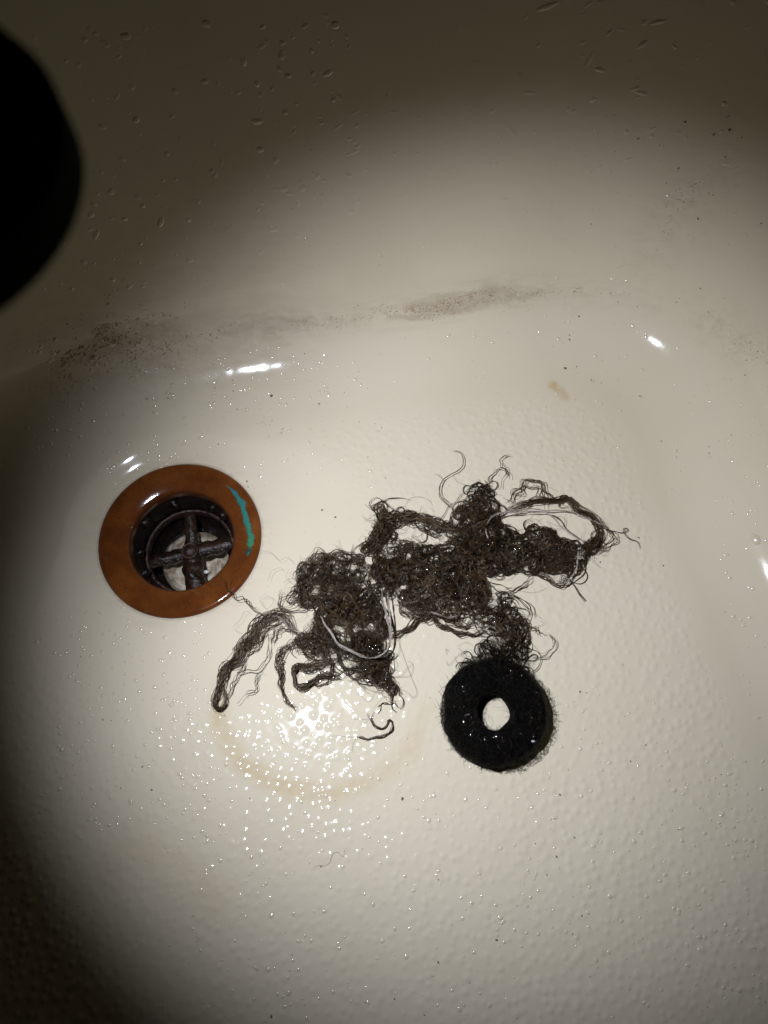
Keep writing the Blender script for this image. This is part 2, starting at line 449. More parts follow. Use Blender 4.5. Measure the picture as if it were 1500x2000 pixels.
for k, h in ((-1, -0.0003), (-0.7, 0.00016), (-0.3, 0.00030), (0.2, 0.00026), (0.7, 0.00018), (1, -0.0003)):
    ww = np.where(k < 0, wl, wr)
    xy = P[:, :2] + Nn * (k * ww)[:, None]
    rows.append(np.column_stack([xy, flange_z(np.hypot(xy[:, 0] - DR[0], xy[:, 1] - DR[1])) + h + 0.00008 * rw.uniform(-1, 1, n)]))
V = np.concatenate(rows); k = len(rows); ii = np.arange(k * n).reshape(k, n)
F = np.stack([ii[:-1, :-1], ii[1:, :-1], ii[1:, 1:], ii[:-1, 1:]], -1).reshape(-1, 4)
link('patina_streak', np_mesh('patina_streak', V, F[:, ::-1], True, {'along': np.tile(al, k), 'edge': np.repeat([1, .45, 0, 0, .45, 1], n)}), PATINA, drain)

# ------------------------------------------------------------------ hair
def tubes(P, R, tone):
    """P (n,m,3), R (n,m), tone (n) -> three-sided tubes"""
    n, m, _ = P.shape
    T = np.gradient(P, axis=1); T /= np.linalg.norm(T, axis=2, keepdims=True) + 1e-12
    S = np.cross(T, np.array((0, 0, 1.0))); L = np.linalg.norm(S, axis=2, keepdims=True)
    S = np.where(L > 1e-3, S / (L + 1e-12), np.array((1.0, 0, 0))); B = np.cross(S, T)
    ring = []
    for k in range(3):
        a = math.radians(90 + 120 * k)
        ring.append(P + R[..., None] * (S * math.cos(a) + B * math.sin(a)))
    V = np.stack(ring, 2).reshape(-1, 3)
    idx = np.arange(n * m * 3).reshape(n, m, 3); nx_ = np.roll(idx, -1, axis=2)
    F = np.stack([idx[:, :-1], nx_[:, :-1], nx_[:, 1:], idx[:, 1:]], -1).reshape(-1, 4)
    return V, F, np.repeat(tone, m * 3)

class Hair:
    def __init__(s): s.V = []; s.F = []; s.T = []; s.n = 0
    def add(s, P, R, tone):
        V, F, t = tubes(P, R, tone); s.V.append(V); s.F.append(F + s.n); s.T.append(t); s.n += len(V)
    def build(s, name, m, parent=None):
        return link(name, np_mesh(name, np.concatenate(s.V), np.concatenate(s.F), True, {'tone': np.concatenate(s.T)}), m, parent)

def smooth_path(pts, n):
    """Catmull-Rom through rows of pts, resampled by length to n rows"""
    p = np.asarray(pts, float); p = np.vstack([2 * p[0] - p[1], p, 2 * p[-1] - p[-2]]); out = []
    for i in range(1, len(p) - 2):
        t = np.linspace(0, 1, 14, endpoint=False)[:, None]
        a, b, c, d = p[i - 1], p[i], p[i + 1], p[i + 2]
        out.append(0.5 * (2 * b + (c - a) * t + (2 * a - 5 * b + 4 * c - d) * t ** 2 + (3 * b - a - 3 * c + d) * t ** 3))
    out = np.vstack(out + [p[-2][None]])
    L = np.concatenate([[0], np.cumsum(np.linalg.norm(np.diff(out[:, :2], axis=0), axis=1))]); q = np.linspace(0, L[-1], n)
    return np.column_stack([np.interp(q, L, out[:, k]) for k in range(out.shape[1])]), L[-1]

def smooth_noise(n, m, k, r):
    """n rows of m values in about [-1,1], k control points each"""
    c = r.normal(0, 0.6, (n, k + 3)); x = np.linspace(0, k, m); i = np.floor(x).astype(int); f = x - i; f = f * f * (3 - 2 * f)
    return c[:, i] * (1 - f) + c[:, i + 1] * f

HZ = 0.004
def wisps(P, k, r, spread, floor=None):
    """each leader strand becomes k strands that run together and part again"""
    n, m, _ = P.shape
    T = np.gradient(P, axis=1); T /= np.linalg.norm(T, axis=2, keepdims=True) + 1e-12
    S = np.cross(T, np.array((0, 0, 1.0))); S /= np.linalg.norm(S, axis=2, keepdims=True) + 1e-9
    Q = np.repeat(P, k, 0); S = np.repeat(S, k, 0); t = np.linspace(-1, 1, m)[None]
    open_ = spread * (0.35 + 1.2 * np.abs(t) ** 2.5) * r.uniform(0.5, 1.6, (n * k, 1))
    a = (r.normal(0, .7, (n * k, 1)) + 0.8 * smooth_noise(n * k, m, 4, r)) * open_
    b = np.abs(r.normal(0, .5, (n * k, 1)) + 0.6 * smooth_noise(n * k, m, 4, r)) * open_
    sh = r.uniform(-0.12, 0.12, (n * k, 1))                       # slide along the leader
    f = np.clip((np.linspace(0, 1, m)[None] + sh) * (m - 1), 0, m - 1.001); i = f.astype(int); w_ = (f - i)[..., None]
    rows = np.arange(n * k)[:, None]; Q = Q[rows, i] * (1 - w_) + Q[rows, np.minimum(i + 1, m - 1)] * w_
    Q = Q + S * a[..., None]; Q[..., 2] += b
    return Q
def lock(hair, nodes, n, r, z=0.0025, hz=0.0035, rad=7.5e-5, wave=0.0008, wl=0.008, m=34, tone=(0.0, 1.0), spread=1.0, partial=0.25):
    """bundle of wavy strands along nodes (u, v, width in photo pixels)"""
    pts = []; n = max(2, int(n * 0.22)) if rad < 1e-4 else n
    for q in nodes:
        p = at(q[0], q[1], z); pts.append((p[0], p[1], z if len(q) < 4 else q[3] * MM, q[2] / 4.3 * MM / 2))
    S, L = smooth_path(pts, 160)
    T = np.gradient(S[:, :2], axis=0); T /= np.linalg.norm(T, axis=1)[:, None] + 1e-12; Nn = np.stack([-T[:, 1], T[:, 0]], 1)
    a = r.uniform(0, partial, n); b = 1 - r.uniform(0, partial, n)
    a[: n // 3] = 0; b[n // 4: n // 2] = 1
    t = a[:, None] + (b - a)[:, None] * np.linspace(0, 1, m)[None]
    f = t * 159
    g = lambda arr: np.stack([np.interp(f, np.arange(160), arr[:, k]) for k in range(arr.shape[1])], -1)
    c = g(S); nn = g(Nn)
    # base offset slides slowly across the bundle, all strands share part of the wave
    off = r.normal(0, 0.5, (n, 1)).clip(-1.1, 1.1) * 0.8 + 0.9 * smooth_noise(n, m, 8, r)
    ph = r.normal(0, 0.9, (n, 1)) + r.uniform(0, 6)
    wv = (wave if rad > 1e-4 else wave * 1.35) * np.sin(2 * math.pi * t * L / wl + ph + 1.2 * smooth_noise(n, m, 4, r)) * r.uniform(0.4, 1.2, (n, 1))
    lat = off * c[..., 3] * spread + wv
    xy = c[..., :2] + nn * lat[..., None]
    zz = c[..., 2] + np.abs(r.uniform(0, 1, (n, 1)) + 0.4 * smooth_noise(n, m, 5, r)) * hz
    zz = np.maximum(zz, floor_z(xy[..., 0].ravel(), xy[..., 1].ravel()).reshape(zz.shape) + 0.00035)
    P = np.concatenate([xy, zz[..., None]], -1)
    if rad < 1e-4:
        K = 4; P = wisps(P, K, r, 0.00022); n *= K
    taper = 1 - 0.75 * np.linspace(-1, 1, m)[None] ** 6
    hair.add(P, rad * r.uniform(0.7, 1.35, (n, 1)) * taper, r.uniform(tone[0], tone[1], n) ** 1.6)

class Blob:
    """union of discs and tapered links given in photo pixels -> distance and gradient on a grid"""
    def __init__(s, chains, holes=(), rag=1, pore=0.22):
        caps = []
        for ch in chains:
            ch = [(*at(u, v, HZ)[:2], r / 4.35 * MM) for u, v, r in ch]
            caps += list(zip(ch[:-1], ch[1:])) if len(ch) > 1 else [(ch[0], ch[0])]
        s.caps = caps
        xs = [c[0] for k in caps for c in k]; ys = [c[1] for k in caps for c in k]
        s.x0, s.y0, s.st = min(xs) - 0.03, min(ys) - 0.03, 0.0007
        gx = np.arange(s.x0, max(xs) + 0.03, s.st); gy = np.arange(s.y0, max(ys) + 0.03, s.st)
        x, y = np.meshgrid(gx, gy); d = np.full(x.shape, 1.0)
        def capd(a, b):
            dx, dy = b[0] - a[0], b[1] - a[1]; L2 = dx * dx + dy * dy
            t = np.clip(((x - a[0]) * dx + (y - a[1]) * dy) / L2, 0, 1) if L2 > 0 else 0
            return np.hypot(x - a[0] - t * dx, y - a[1] - t * dy) - (a[2] + (b[2] - a[2]) * t)
        for a, b in caps: d = np.minimum(d, capd(a, b))
        for (u, v, r) in holes:
            p = at(u, v, HZ); q = (p[0], p[1], r / 4.35 * MM); d = np.maximum(d, -capd(q, q))
        nz = 0.6 * vnoise(x, y, 0.0055, 31) + 0.4 * vnoise(x, y, 0.0026, 32)
        d = d + 0.0009 * nz
        d = np.maximum(d, (0.0065 * (nz - pore)) * (rag > 0))
        s.d = d; s.gy, s.gx = np.gradient(d, s.st)
    def samp(s, arr, x, y):
        i = np.clip(((x - s.x0) / s.st).astype(int), 0, arr.shape[1] - 1); j = np.clip(((y - s.y0) / s.st).astype(int), 0, arr.shape[0] - 1)
        return arr[j, i]
    def starts(s, n, r, axis=False):
        area = np.array([(np.hypot(a[0] - b[0], a[1] - b[1]) + 0.5 * (a[2] + b[2])) * (a[2] + b[2]) for a, b in s.caps]); area /= area.sum()
        k = r.choice(len(s.caps), n, p=area); t = r.uniform(0, 1, n)
        A = np.array([c[0] for c in s.caps])[k]; B = np.array([c[1] for c in s.caps])[k]
        C = A + (B - A) * t[:, None]; q = np.sqrt(r.uniform(0, 1, n)) * C[:, 2] * 1.02; th = r.uniform(0, 2 * math.pi, n)
        X_, Y_ = C[:, 0] + q * np.cos(th), C[:, 1] + q * np.sin(th)
        return (X_, Y_, np.arctan2(B[:, 1] - A[:, 1], B[:, 0] - A[:, 0])) if axis else (X_, Y_)

def mat(hair, blob, n, r, m=30, length=(0.016, 0.048), thick=0.011, fuzz=0.12, rad=7.0e-5, tone=(0, 1), kmax=420, floor0=0.0004):
    n = n // 5
    x, y, ax_ = blob.starts(n, r, True)
    th = ax_ + r.normal(0, 0.75, n) + math.pi * r.integers(0, 2, n); L = r.uniform(*length, n); ds = L / (m - 1)
    steer = np.where(r.uniform(0, 1, n) < fuzz, 0.32, 1.0)
    kap = r.normal(0, kmax * 0.4, n); lay = r.uniform(0, 1, n)
    wav = r.uniform(0, 6.28, n); wf = 2 * math.pi / r.uniform(0.0035, 0.008, n); wa = r.uniform(60, 330, n)
    P = np.zeros((n, m, 3)); zprev = None
    layn = 0.25 * smooth_noise(n, m, 6, r)
    for k in range(m):
        d = blob.samp(blob.d, x, y); gx_, gy_ = blob.samp(blob.gx, x, y), blob.samp(blob.gy, x, y)
        t_ = np.minimum(thick, 0.0016 + 0.85 * np.maximum(-d, 0) + 0.0006)
        z = floor0 + np.clip(lay + layn[:, k], 0, 1.12) * t_
        z = np.where(d > 0, np.maximum(floor0, z * 0.7 + 0.0012 * lay), z)
        P[:, k, 0], P[:, k, 1], P[:, k, 2] = x, y, z
        kap += r.normal(0, kmax * 0.30, n) * np.sqrt(ds / 0.0013); kap *= 0.90
        turn = np.clip(kap + wa * np.sin(wf * ds * k + wav), -750, 750) * ds
        # steer back to the mass
        want = np.arctan2(-gy_, -gx_); diff = (want - th + math.pi) % (2 * math.pi) - math.pi
        pull = np.clip((d + 0.0006) / 0.0040, 0, 1) * steer
        th = th + turn + diff * np.clip(pull * ds / 0.0016, 0, 0.8)
        x = x + np.cos(th) * ds; y = y + np.sin(th) * ds
    P[..., 2] = (P[..., 2] + np.roll(P[..., 2], 1, 1) * (np.arange(m) > 0) + np.roll(P[..., 2], -1, 1) * (np.arange(m) < m - 1)) / (1 + (np.arange(m) > 0) * 1.0 + (np.arange(m) < m - 1))
    taper = 1 - 0.7 * np.linspace(-1, 1, m)[None] ** 6
    K = 5; P = wisps(P, K, r, 0.00030)
    tn = np.clip(np.repeat(r.uniform(tone[0], tone[1], n) ** 2.0 * np.clip(lay * 1.5 - 0.25, 0.03, 1), K) * r.uniform(0.6, 1.5, n * K), 0, 1)  # low-lying strands get a darker tone: self-shadow put into the colour
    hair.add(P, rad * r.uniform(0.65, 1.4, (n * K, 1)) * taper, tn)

def strays(hair, chains, r, rad=5.5e-5, z=0.0012, jitter=2.0, copies=1, tone=(0.2, .9), parent=None, m=None):
    for ch in chains:
        if parent is not None: hair = Hair()
        for c in range(copies):
            q = np.array([(u + r.normal(0, jitter) * (c > 0), v + r.normal(0, jitter) * (c > 0)) for u, v in ch])
            pts = [(*at(u, v, z)[:2], z) for u, v in q]
            S, L = smooth_path(pts, 44)
            S[:, 2] = z + 0.0012 * np.abs(np.sin(np.linspace(0, 3, 44) + r.uniform(0, 3)))
            S[:, 2] = np.maximum(S[:, 2], floor_z(S[:, 0], S[:, 1]) + 0.0004)
            taper = 1 - 0.7 * np.linspace(-1, 1, 44) ** 6
            hair.add(S[None], (rad * r.uniform(.8, 1.2) * taper)[None], r.uniform(*tone, 1))
        if parent is not None: hair.build('stray_hair', m or HAIR, parent)

def curls(hair, blob, n, r, rad=6.6e-5):
    """single curly hairs springing out of the edge of a mass"""
    x, y = blob.starts(n * 6, r); d = blob.samp(blob.d, x, y)
    k = np.where(np.abs(d) < 0.0018)[0][:n]; x, y = x[k], y[k]; n = len(k); m = 26
    th = np.arctan2(blob.samp(blob.gy, x, y), blob.samp(blob.gx, x, y)) + r.normal(0, 0.8, n)
    L = r.uniform(0.003, 0.010, n) * np.where(r.uniform(0, 1, n) < .15, 2, 1); ds = L / m; kap = r.choice([-1, 1], n) * r.uniform(80, 620, n); wav = r.uniform(0, 6, n)
    z0 = r.uniform(0.0008, 0.005, n); P = np.zeros((n, m, 3))
    for i in range(m):
        P[:, i] = np.stack([x, y, z0 * (1 - 0.6 * i / m) + 0.0004], 1)
        th = th + (kap + 260 * np.sin(i * 0.5 + wav)) * ds; x = x + np.cos(th) * ds; y = y + np.sin(th) * ds
    hair.add(P, rad * r.uniform(.7, 1.3, (n, 1)) * (1 - 0.6 * np.linspace(0, 1, m)[None] ** 2), r.uniform(0.1, 0.9, n))

def domes(P, N, R, H, stretch, ang, seg=10, rings=4, wob=0.15, r=np.random.default_rng(9)):
    """flattened caps on the surface, each a little irregular"""
    n = len(P)
    ref = np.where(np.abs(N[:, 2:3]) < 0.9, np.array((0, 0, 1.0)), np.array((0, 1.0, 0)))
    U = np.cross(ref, N); U /= np.linalg.norm(U, axis=1)[:, None]; W = np.cross(N, U)
    ca, sa = np.cos(ang)[:, None], np.sin(ang)[:, None]; U, W = U * ca + W * sa, W * ca - U * sa
    th = 2 * math.pi * np.arange(seg) / seg; rr = np.sin(np.linspace(0, math.pi / 2, rings + 1)[1:]); hh = np.cos(np.linspace(0, math.pi / 2, rings + 1)[1:])
    k = 1 + wob * r.uniform(-1, 1, (n, 1)) * np.cos(2 * th + r.uniform(0, 6, (n, 1))) + wob * .7 * r.uniform(-1, 1, (n, 1)) * np.cos(3 * th + r.uniform(0, 6, (n, 1)))
    a = (rr[None, :, None] * k[:, None, :] * np.cos(th)) * (R * stretch)[:, None, None]; b = (rr[None, :, None] * k[:, None, :] * np.sin(th)) * R[:, None, None]
    c = np.repeat((hh[None, :] * H[:, None])[:, :, None], seg, 2) - 0.00004
    V = P[:, None, None] + a[..., None] * U[:, None, None] + b[..., None] * W[:, None, None] + c[..., None] * N[:, None, None]
    top = P + N * (H - 0.00004)[:, None]
    V = np.concatenate([V.reshape(n, -1, 3), top[:, None]], 1); nv = rings * seg + 1
    loc = np.arange(rings * seg).reshape(rings, seg); nx_ = np.roll(loc, -1, 1)
    q = np.stack([loc[:-1], nx_[:-1], nx_[1:], loc[1:]], -1).reshape(-1, 4)[:, ::-1]
    t3 = np.stack([np.full(seg, nv - 1), loc[0], nx_[0], np.full(seg, nv - 1)], -1)
    tri = np.concatenate([q[:, [0, 1, 2]], q[:, [0, 2, 3]], t3[:, :3]])
    return V.reshape(-1, 3), (tri[None] + (np.arange(n) * nv)[:, None, None]).reshape(-1, 3)
# ---- left clump
r = np.random.default_rng(101)
pL = at(665, 1215, 0)
left = empty('hair_clump', (pL[0], pL[1], 0), 'smaller wet dark brown hair clump with a long drooping lock, nearer the drain', 'hair clump', 'hair clumps pulled from the drain')
bl = Blob([[(669, 1168, 31), (702, 1196, 31), (708, 1250, 28)], [(638, 1205, 20), (669, 1170, 30)], [(600, 1165, 16), (640, 1140, 18), (665, 1165, 26)],
           [(624, 1252, 20), (640, 1215, 18)], [(590, 1250, 9), (624, 1252, 18), (660, 1270, 12)],
           [(680, 1290, 14), (712, 1308, 17), (745, 1325, 12), (768, 1350, 5), (776, 1378, 3)], [(708, 1250, 30), (735, 1285, 18), (742, 1322, 10)], [(710, 1180, 26), (735, 1230, 16)]],
          holes=[(668, 1232, 9), (655, 1283, 6), (640, 1185, 5), (690, 1225, 5)], pore=0.10)
h = Hair(); mat(h, bl, 1500, r, thick=0.010, rad=8e-5, fuzz=0.2, kmax=400)
mat(h, bl, 260, r, thick=0.0105, rad=4.8e-5, fuzz=0.55, kmax=620, length=(0.008, 0.022), m=18)
curls(h, bl, 800, r)
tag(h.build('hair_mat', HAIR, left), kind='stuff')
h = Hair()                                          # airy top fringe
bt = Blob([[(585, 1150, 8), (597, 1105, 9), (625, 1092, 8)], [(600, 1125, 16), (640, 1105, 20), (685, 1100, 16)], [(640, 1130, 20), (690, 1120, 16)], [(565, 1165, 8), (590, 1150, 10)]])
mat(h, bt, 520, r, length=(0.012, 0.034), thick=0.005, fuzz=0.25, rad=6e-5); curls(h, bt, 110, r)
for ch in ([(580, 1155, 5), (582, 1112, 5), (592, 1098, 5), (604, 1108, 5), (615, 1150, 5)], [(600, 1150, 4), (640, 1090, 6), (668, 1080, 6), (690, 1088, 5), (700, 1110, 4)], [(640, 1130, 4), (650, 1095, 5), (662, 1100, 4), (690, 1096, 5), (712, 1100, 4)]):
    lock(h, ch, 14, r, wave=0.0004)
tag(h.build('loose_fringe', HAIR, left), kind='stuff')
h = Hair()                                          # long drooping lock
LK = [(575, 1232, 12, 3), (562, 1212, 17, 4), (546, 1202, 18, 5), (525, 1210, 22, 5), (505, 1228, 26, 4.5), (490, 1250, 24, 4), (473, 1270, 21, 3.5), (460, 1290, 18, 3), (443, 1303, 13, 2.5), (434, 1325, 11, 2), (429, 1345, 9, 2), (422, 1362, 7, 2), (420, 1378, 6, 2), (428, 1388, 5, 2), (438, 1382, 5, 2), (442, 1368, 5, 2), (437, 1345, 6, 2)]
lock(h, LK, 120, r, wave=0.00045, wl=0.013, partial=0.35, hz=0.003)
lock(h, LK[1:9], 60, r, wave=0.0004, wl=0.012, partial=0.35)
lock(h, [(500, 1255, 9), (478, 1278, 8), (474, 1305, 6), (462, 1325, 5), (452, 1345, 4), (441, 1366, 3)], 18, r, wave=0.0005, wl=0.011)
lock(h, [(445, 1318, 4), (473, 1312, 6), (500, 1311, 5), (516, 1296, 4), (528, 1270, 6), (524, 1240, 5)], 12, r, wave=0.0004)
lock(h, [(505, 1306, 3), (500, 1340, 3), (482, 1360, 2), (462, 1372, 2)], 4, r); lock(h, [(528, 1258, 5), (540, 1235, 8), (560, 1228, 8), (590, 1245, 8)], 26, r)
h.build('hair_lock', HAIR, left)
h = Hair()
lock(h, [(588, 1258, 16), (562, 1262, 14), (548, 1280, 15), (543, 1293, 16), (550, 1312, 12), (549, 1335, 6), (553, 1358, 5), (562, 1374, 4), (576, 1384, 2)], 62, r, wave=0.0005, partial=0.45)
h.build('hair_lock', HAIR, left)
h = Hair()
lock(h, [(668, 1292, 14, 3), (640, 1297, 16, 4), (608, 1306, 17, 4), (582, 1302, 13, 3), (573, 1318, 9, 2), (580, 1336, 9, 2), (595, 1342, 9, 2), (611, 1331, 8, 3), (630, 1320, 10, 3), (650, 1320, 9, 2), (664, 1327, 5, 1.5)], 95, r, wave=0.0004, partial=0.3, hz=0.0025)
lock(h, [(575, 1265, 12), (610, 1275, 20), (650, 1262, 18)], 50, r); lock(h, [(625, 1262, 10), (645, 1300, 12), (655, 1325, 7)], 30, r)
lock(h, [(612, 1332, 4), (622, 1345, 4), (634, 1335, 4), (650, 1318, 4)], 10, r)
h.build('hair_lock', HAIR, left)
h = Hair()
lock(h, [(515, 1205, 6), (500, 1194, 6), (490, 1180, 5), (476, 1172, 6), (462, 1166, 5), (450, 1156, 5), (441, 1146, 4), (432, 1128, 3)], 12, r, z=0.0012, wave=0.0005, wl=0.008, hz=0.0008)
h.build('hair_lock', HAIR, left)
for ch in ([(628, 1205, 3), (636, 1224, 4), (648, 1240, 5), (658, 1258, 5), (672, 1270, 5), (696, 1281, 5), (722, 1290, 5)],
           [(718, 1289, 3), (742, 1287, 3), (757, 1272, 3), (761, 1250, 3), (757, 1215, 4), (748, 1180, 4), (746, 1156, 3)],
           [(756, 1282, 2), (763, 1255, 3), (762, 1215, 3), (757, 1180, 3), (758, 1158, 3)], [(540, 1204, 4), (552, 1214, 5), (564, 1228, 4), (580, 1238, 3)]):
    h = Hair(); lock(h, [(a, b, c * 0.8, 9 if i not in (0, len(ch) - 1) else 6) for i, (a, b, c) in enumerate(ch)], 9, r, rad=1.2e-4, wave=0.0001, hz=0.0006, partial=0.05)
    h.build('pale_strand', PALE, left)
strays(h, [[(444, 1150), (438, 1136), (430, 1128), (428, 1110), (440, 1102), (452, 1110)], [(446, 1152), (452, 1136), (462, 1128), (472, 1132), (478, 1120)], [(442, 1146), (428, 1140), (414, 1146), (404, 1140)], [(484, 1090), (474, 1098), (466, 1112), (455, 1118), (448, 1134)]], r, rad=7e-5, z=-0.0034, parent=left)
h = Hair()
strays(h, [[(775, 1246), (790, 1288), (806, 1330), (814, 1353), (806, 1363), (795, 1352), (780, 1345)], [(745, 1290), (775, 1282), (780, 1250), (770, 1225)], [(762, 1286), (776, 1295), (772, 1310)],
           [(700, 1355), (720, 1370), (735, 1350), (755, 1340)], [(768, 1322), (800, 1320), (806, 1298), (795, 1290)]], r, parent=left)
strays(h, [[(508, 1076), (530, 1080), (545, 1095), (562, 1090), (575, 1104)], [(523, 1136), (530, 1118), (546, 1110), (556, 1116)], [(505, 1180), (520, 1165), (535, 1172), (522, 1190), (508, 1172), (520, 1160)],
           [(454, 1225), (470, 1212), (478, 1196), (490, 1196)], [(455, 1228), (468, 1236), (480, 1242), (482, 1252)], [(648, 1062), (655, 1066), (664, 1074), (662, 1058), (656, 1056)],
           [(434, 1390), (440, 1398), (430, 1396)], [(418, 1370), (412, 1366)], [(565, 1112), (560, 1130), (575, 1145), (560, 1150)]], r, rad=4.6e-5, parent=left)

# ---- right clump
r = np.random.default_rng(202)
pR = at(900, 1110, 0)
right = empty('hair_clump', (pR[0], pR[1], 0), 'larger sprawling wet brown hair clump with pale loops, joined to the black ring', 'hair clump', 'hair clumps pulled from the drain')
br = Blob([[(741, 997, 9), (750, 1020, 17), (745, 1045, 18), (752, 1075, 22), (799, 1094, 34)], [(716, 1070, 8), (745, 1055, 14)], [(752, 1020, 17), (781, 1010, 12), (824, 1014, 7), (867, 1030, 7), (889, 1036, 12)],
           [(799, 1094, 34), (853, 1110, 42), (896, 1130, 40), (930, 1165, 30)], [(745, 1134, 22), (788, 1134, 32), (824, 1160, 34), (880, 1175, 32)], [(760, 1085, 26), (745, 1134, 22)],
           [(939, 968, 24), (939, 997, 36), (932, 1040, 38), (968, 1062, 38), (1004, 1076, 33), (1040, 1090, 24)], [(905, 1000, 12), (930, 1020, 24)], [(932, 1040, 38), (900, 1090, 40)], [(954, 1095, 26), (1000, 1095, 20)],
           [(1046, 1040, 12), (1064, 1050, 18), (1080, 1068, 21), (1112, 1083, 25), (1144, 1076, 14), (1168, 1060, 6)], [(1040, 1090, 20), (1080, 1090, 22), (1115, 1095, 20)], [(1085, 975, 3), (1100, 985, 3)],
           [(932, 1177, 28), (961, 1191, 34), (986, 1220, 32), (1000, 1246, 28), (985, 1275, 24), (975, 1300, 22)], [(1004, 1255, 22), (1015, 1272, 12)]],
          holes=[(850, 1050, 9), (1048, 1072, 6), (820, 1040, 10), (790, 1050, 6), (955, 1125, 5)])
h = Hair(); mat(h, br, 3500, r, thick=0.012, rad=8e-5, fuzz=0.18, kmax=400)
mat(h, br, 420, r, thick=0.0125, rad=4.8e-5, fuzz=0.55, kmax=620, length=(0.008, 0.022), m=18); curls(h, br, 1300, r)
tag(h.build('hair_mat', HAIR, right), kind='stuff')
h = Hair()
lock(h, [(742, 995, 10), (755, 1016, 22), (781, 1011, 20), (804, 1012, 14), (824, 1015, 12), (848, 1024, 11), (867, 1030, 11), (895, 1040, 16)], 130, r, z=0.003, wave=0.0004)
lock(h, [(735, 1100, 16), (738, 1060, 22), (744, 1030, 22), (752, 1010, 16)], 90, r, z=0.003); lock(h, [(712, 1075, 6), (722, 1060, 12), (742, 1050, 14)], 30, r)
lock(h, [(812, 1030, 4), (830, 1040, 8), (848, 1048, 9), (860, 1054, 5)], 24, r)
h.build('hair_lock', HAIR, right)
h = Hair()
LP = [(985, 1002, 8, 4), (1005, 996, 9, 5), (1022, 992, 9, 6), (1038, 983, 8, 6), (1068, 985, 8, 6), (1085, 982, 9, 6), (1099, 978, 10, 6), (1112, 988, 10, 6), (1122, 1002, 11, 6), (1146, 1014, 12, 6), (1160, 1032, 13, 6), (1164, 1050, 14, 5), (1152, 1070, 14, 4), (1130, 1085, 10, 4)]
lock(h, LP, 110, r, wave=0.0004, wl=0.011, partial=0.35, hz=0.002)
lock(h, [(1155, 1024, 4), (1178, 1034, 5), (1193, 1046, 4), (1191, 1062, 4), (1178, 1072, 6), (1158, 1078, 8), (1135, 1084, 8)], 22, r, z=0.004)
h.build('hair_lock', HAIR, right)
h = Hair()
lock(h, [(985, 988, 6), (1000, 968, 7), (1016, 950, 6), (1036, 940, 7), (1052, 948, 7), (1062, 964, 6), (1068, 980, 5), (1062, 1002, 4)], 26, r, wave=0.0009, wl=0.008, z=0.003)
lock(h, [(985, 985, 9), (1005, 975, 12), (1022, 955, 9), (1040, 955, 8), (1060, 985, 8)], 18, r, wave=0.0013, wl=0.007, z=0.003)
h.build('hair_lock', HAIR, right)
h = Hair()
lock(h, [(1000, 1112, 6), (1020, 1120, 6), (1042, 1124, 6), (1066, 1131, 6), (1082, 1146, 6), (1096, 1147, 6), (1110, 1134, 6), (1116, 1112, 6), (1118, 1088, 6)], 30, r, wave=0.0004, z=0.003)
lock(h, [(1036, 1128, 5), (1026, 1140, 5), (1012, 1152, 5), (988, 1160, 5), (960, 1160, 6)], 20, r, wave=0.0004)
lock(h, [(1082, 1140, 5), (1094, 1132, 4), (1108, 1122, 4), (1112, 1100, 4)], 9, r, wave=0.0006)
h.build('hair_lock', HAIR, right)
h = Hair()
lock(h, [(752, 1246, 7), (775, 1240, 9), (796, 1230, 9), (815, 1212, 9), (840, 1208, 12), (866, 1226, 11), (890, 1235, 9), (915, 1240, 8), (945, 1235, 8)], 60, r, wave=0.0005, z=0.003)
lock(h, [(828, 1195, 10), (860, 1205, 12), (900, 1225, 12), (930, 1215, 14)], 45, r); lock(h, [(770, 1180, 12), (800, 1205, 10), (822, 1205, 12)], 30, r); lock(h, [(732, 1105, 8), (712, 1108, 9), (700, 1100, 8), (692, 1112, 6)], 28, r, wave=0.0009)
h.build('hair_lock', HAIR, right)
h = Hair()
lock(h, [(895, 1010, 9), (880, 992, 7), (866, 980, 6), (859, 966, 5), (858, 950, 5), (866, 937, 5), (880, 928, 3), (892, 924, 2), (902, 912, 2), (905, 898, 1), (897, 885, 1), (885, 882, 1)], 9, r, wave=0.0002, partial=0.4, z=0.003)
lock(h, [(950, 962, 8), (954, 944, 5), (958, 930, 3), (966, 922, 2), (978, 916, 2), (990, 926, 2), (992, 940, 2)], 7, r, z=0.003)
lock(h, [(972, 960, 5), (982, 940, 4), (985, 922, 3), (978, 908, 3), (974, 899, 2), (984, 893, 2), (992, 897, 1)], 8, r, z=0.003, partial=0.4)
h.build('hair_lock', HAIR, right)
h = Hair()
lock(h, [(975, 1168, 8), (1000, 1166, 6), (1020, 1178, 5), (1032, 1195, 4), (1030, 1212, 3), (1018, 1226, 3)], 14, r, wave=0.0003, z=0.004)
lock(h, [(1005, 1215, 8), (1025, 1220, 7), (1045, 1232, 6), (1058, 1240, 6)], 16, r, wave=0.001, z=0.004, spread=2)
lock(h, [(1062, 1236, 3), (1072, 1240, 5), (1078, 1250, 6), (1077, 1262, 4), (1068, 1278, 2), (1050, 1286, 2), (1035, 1285, 3)], 9, r, z=0.002, wave=0.0003)
h.build('hair_lock', HAIR, right)
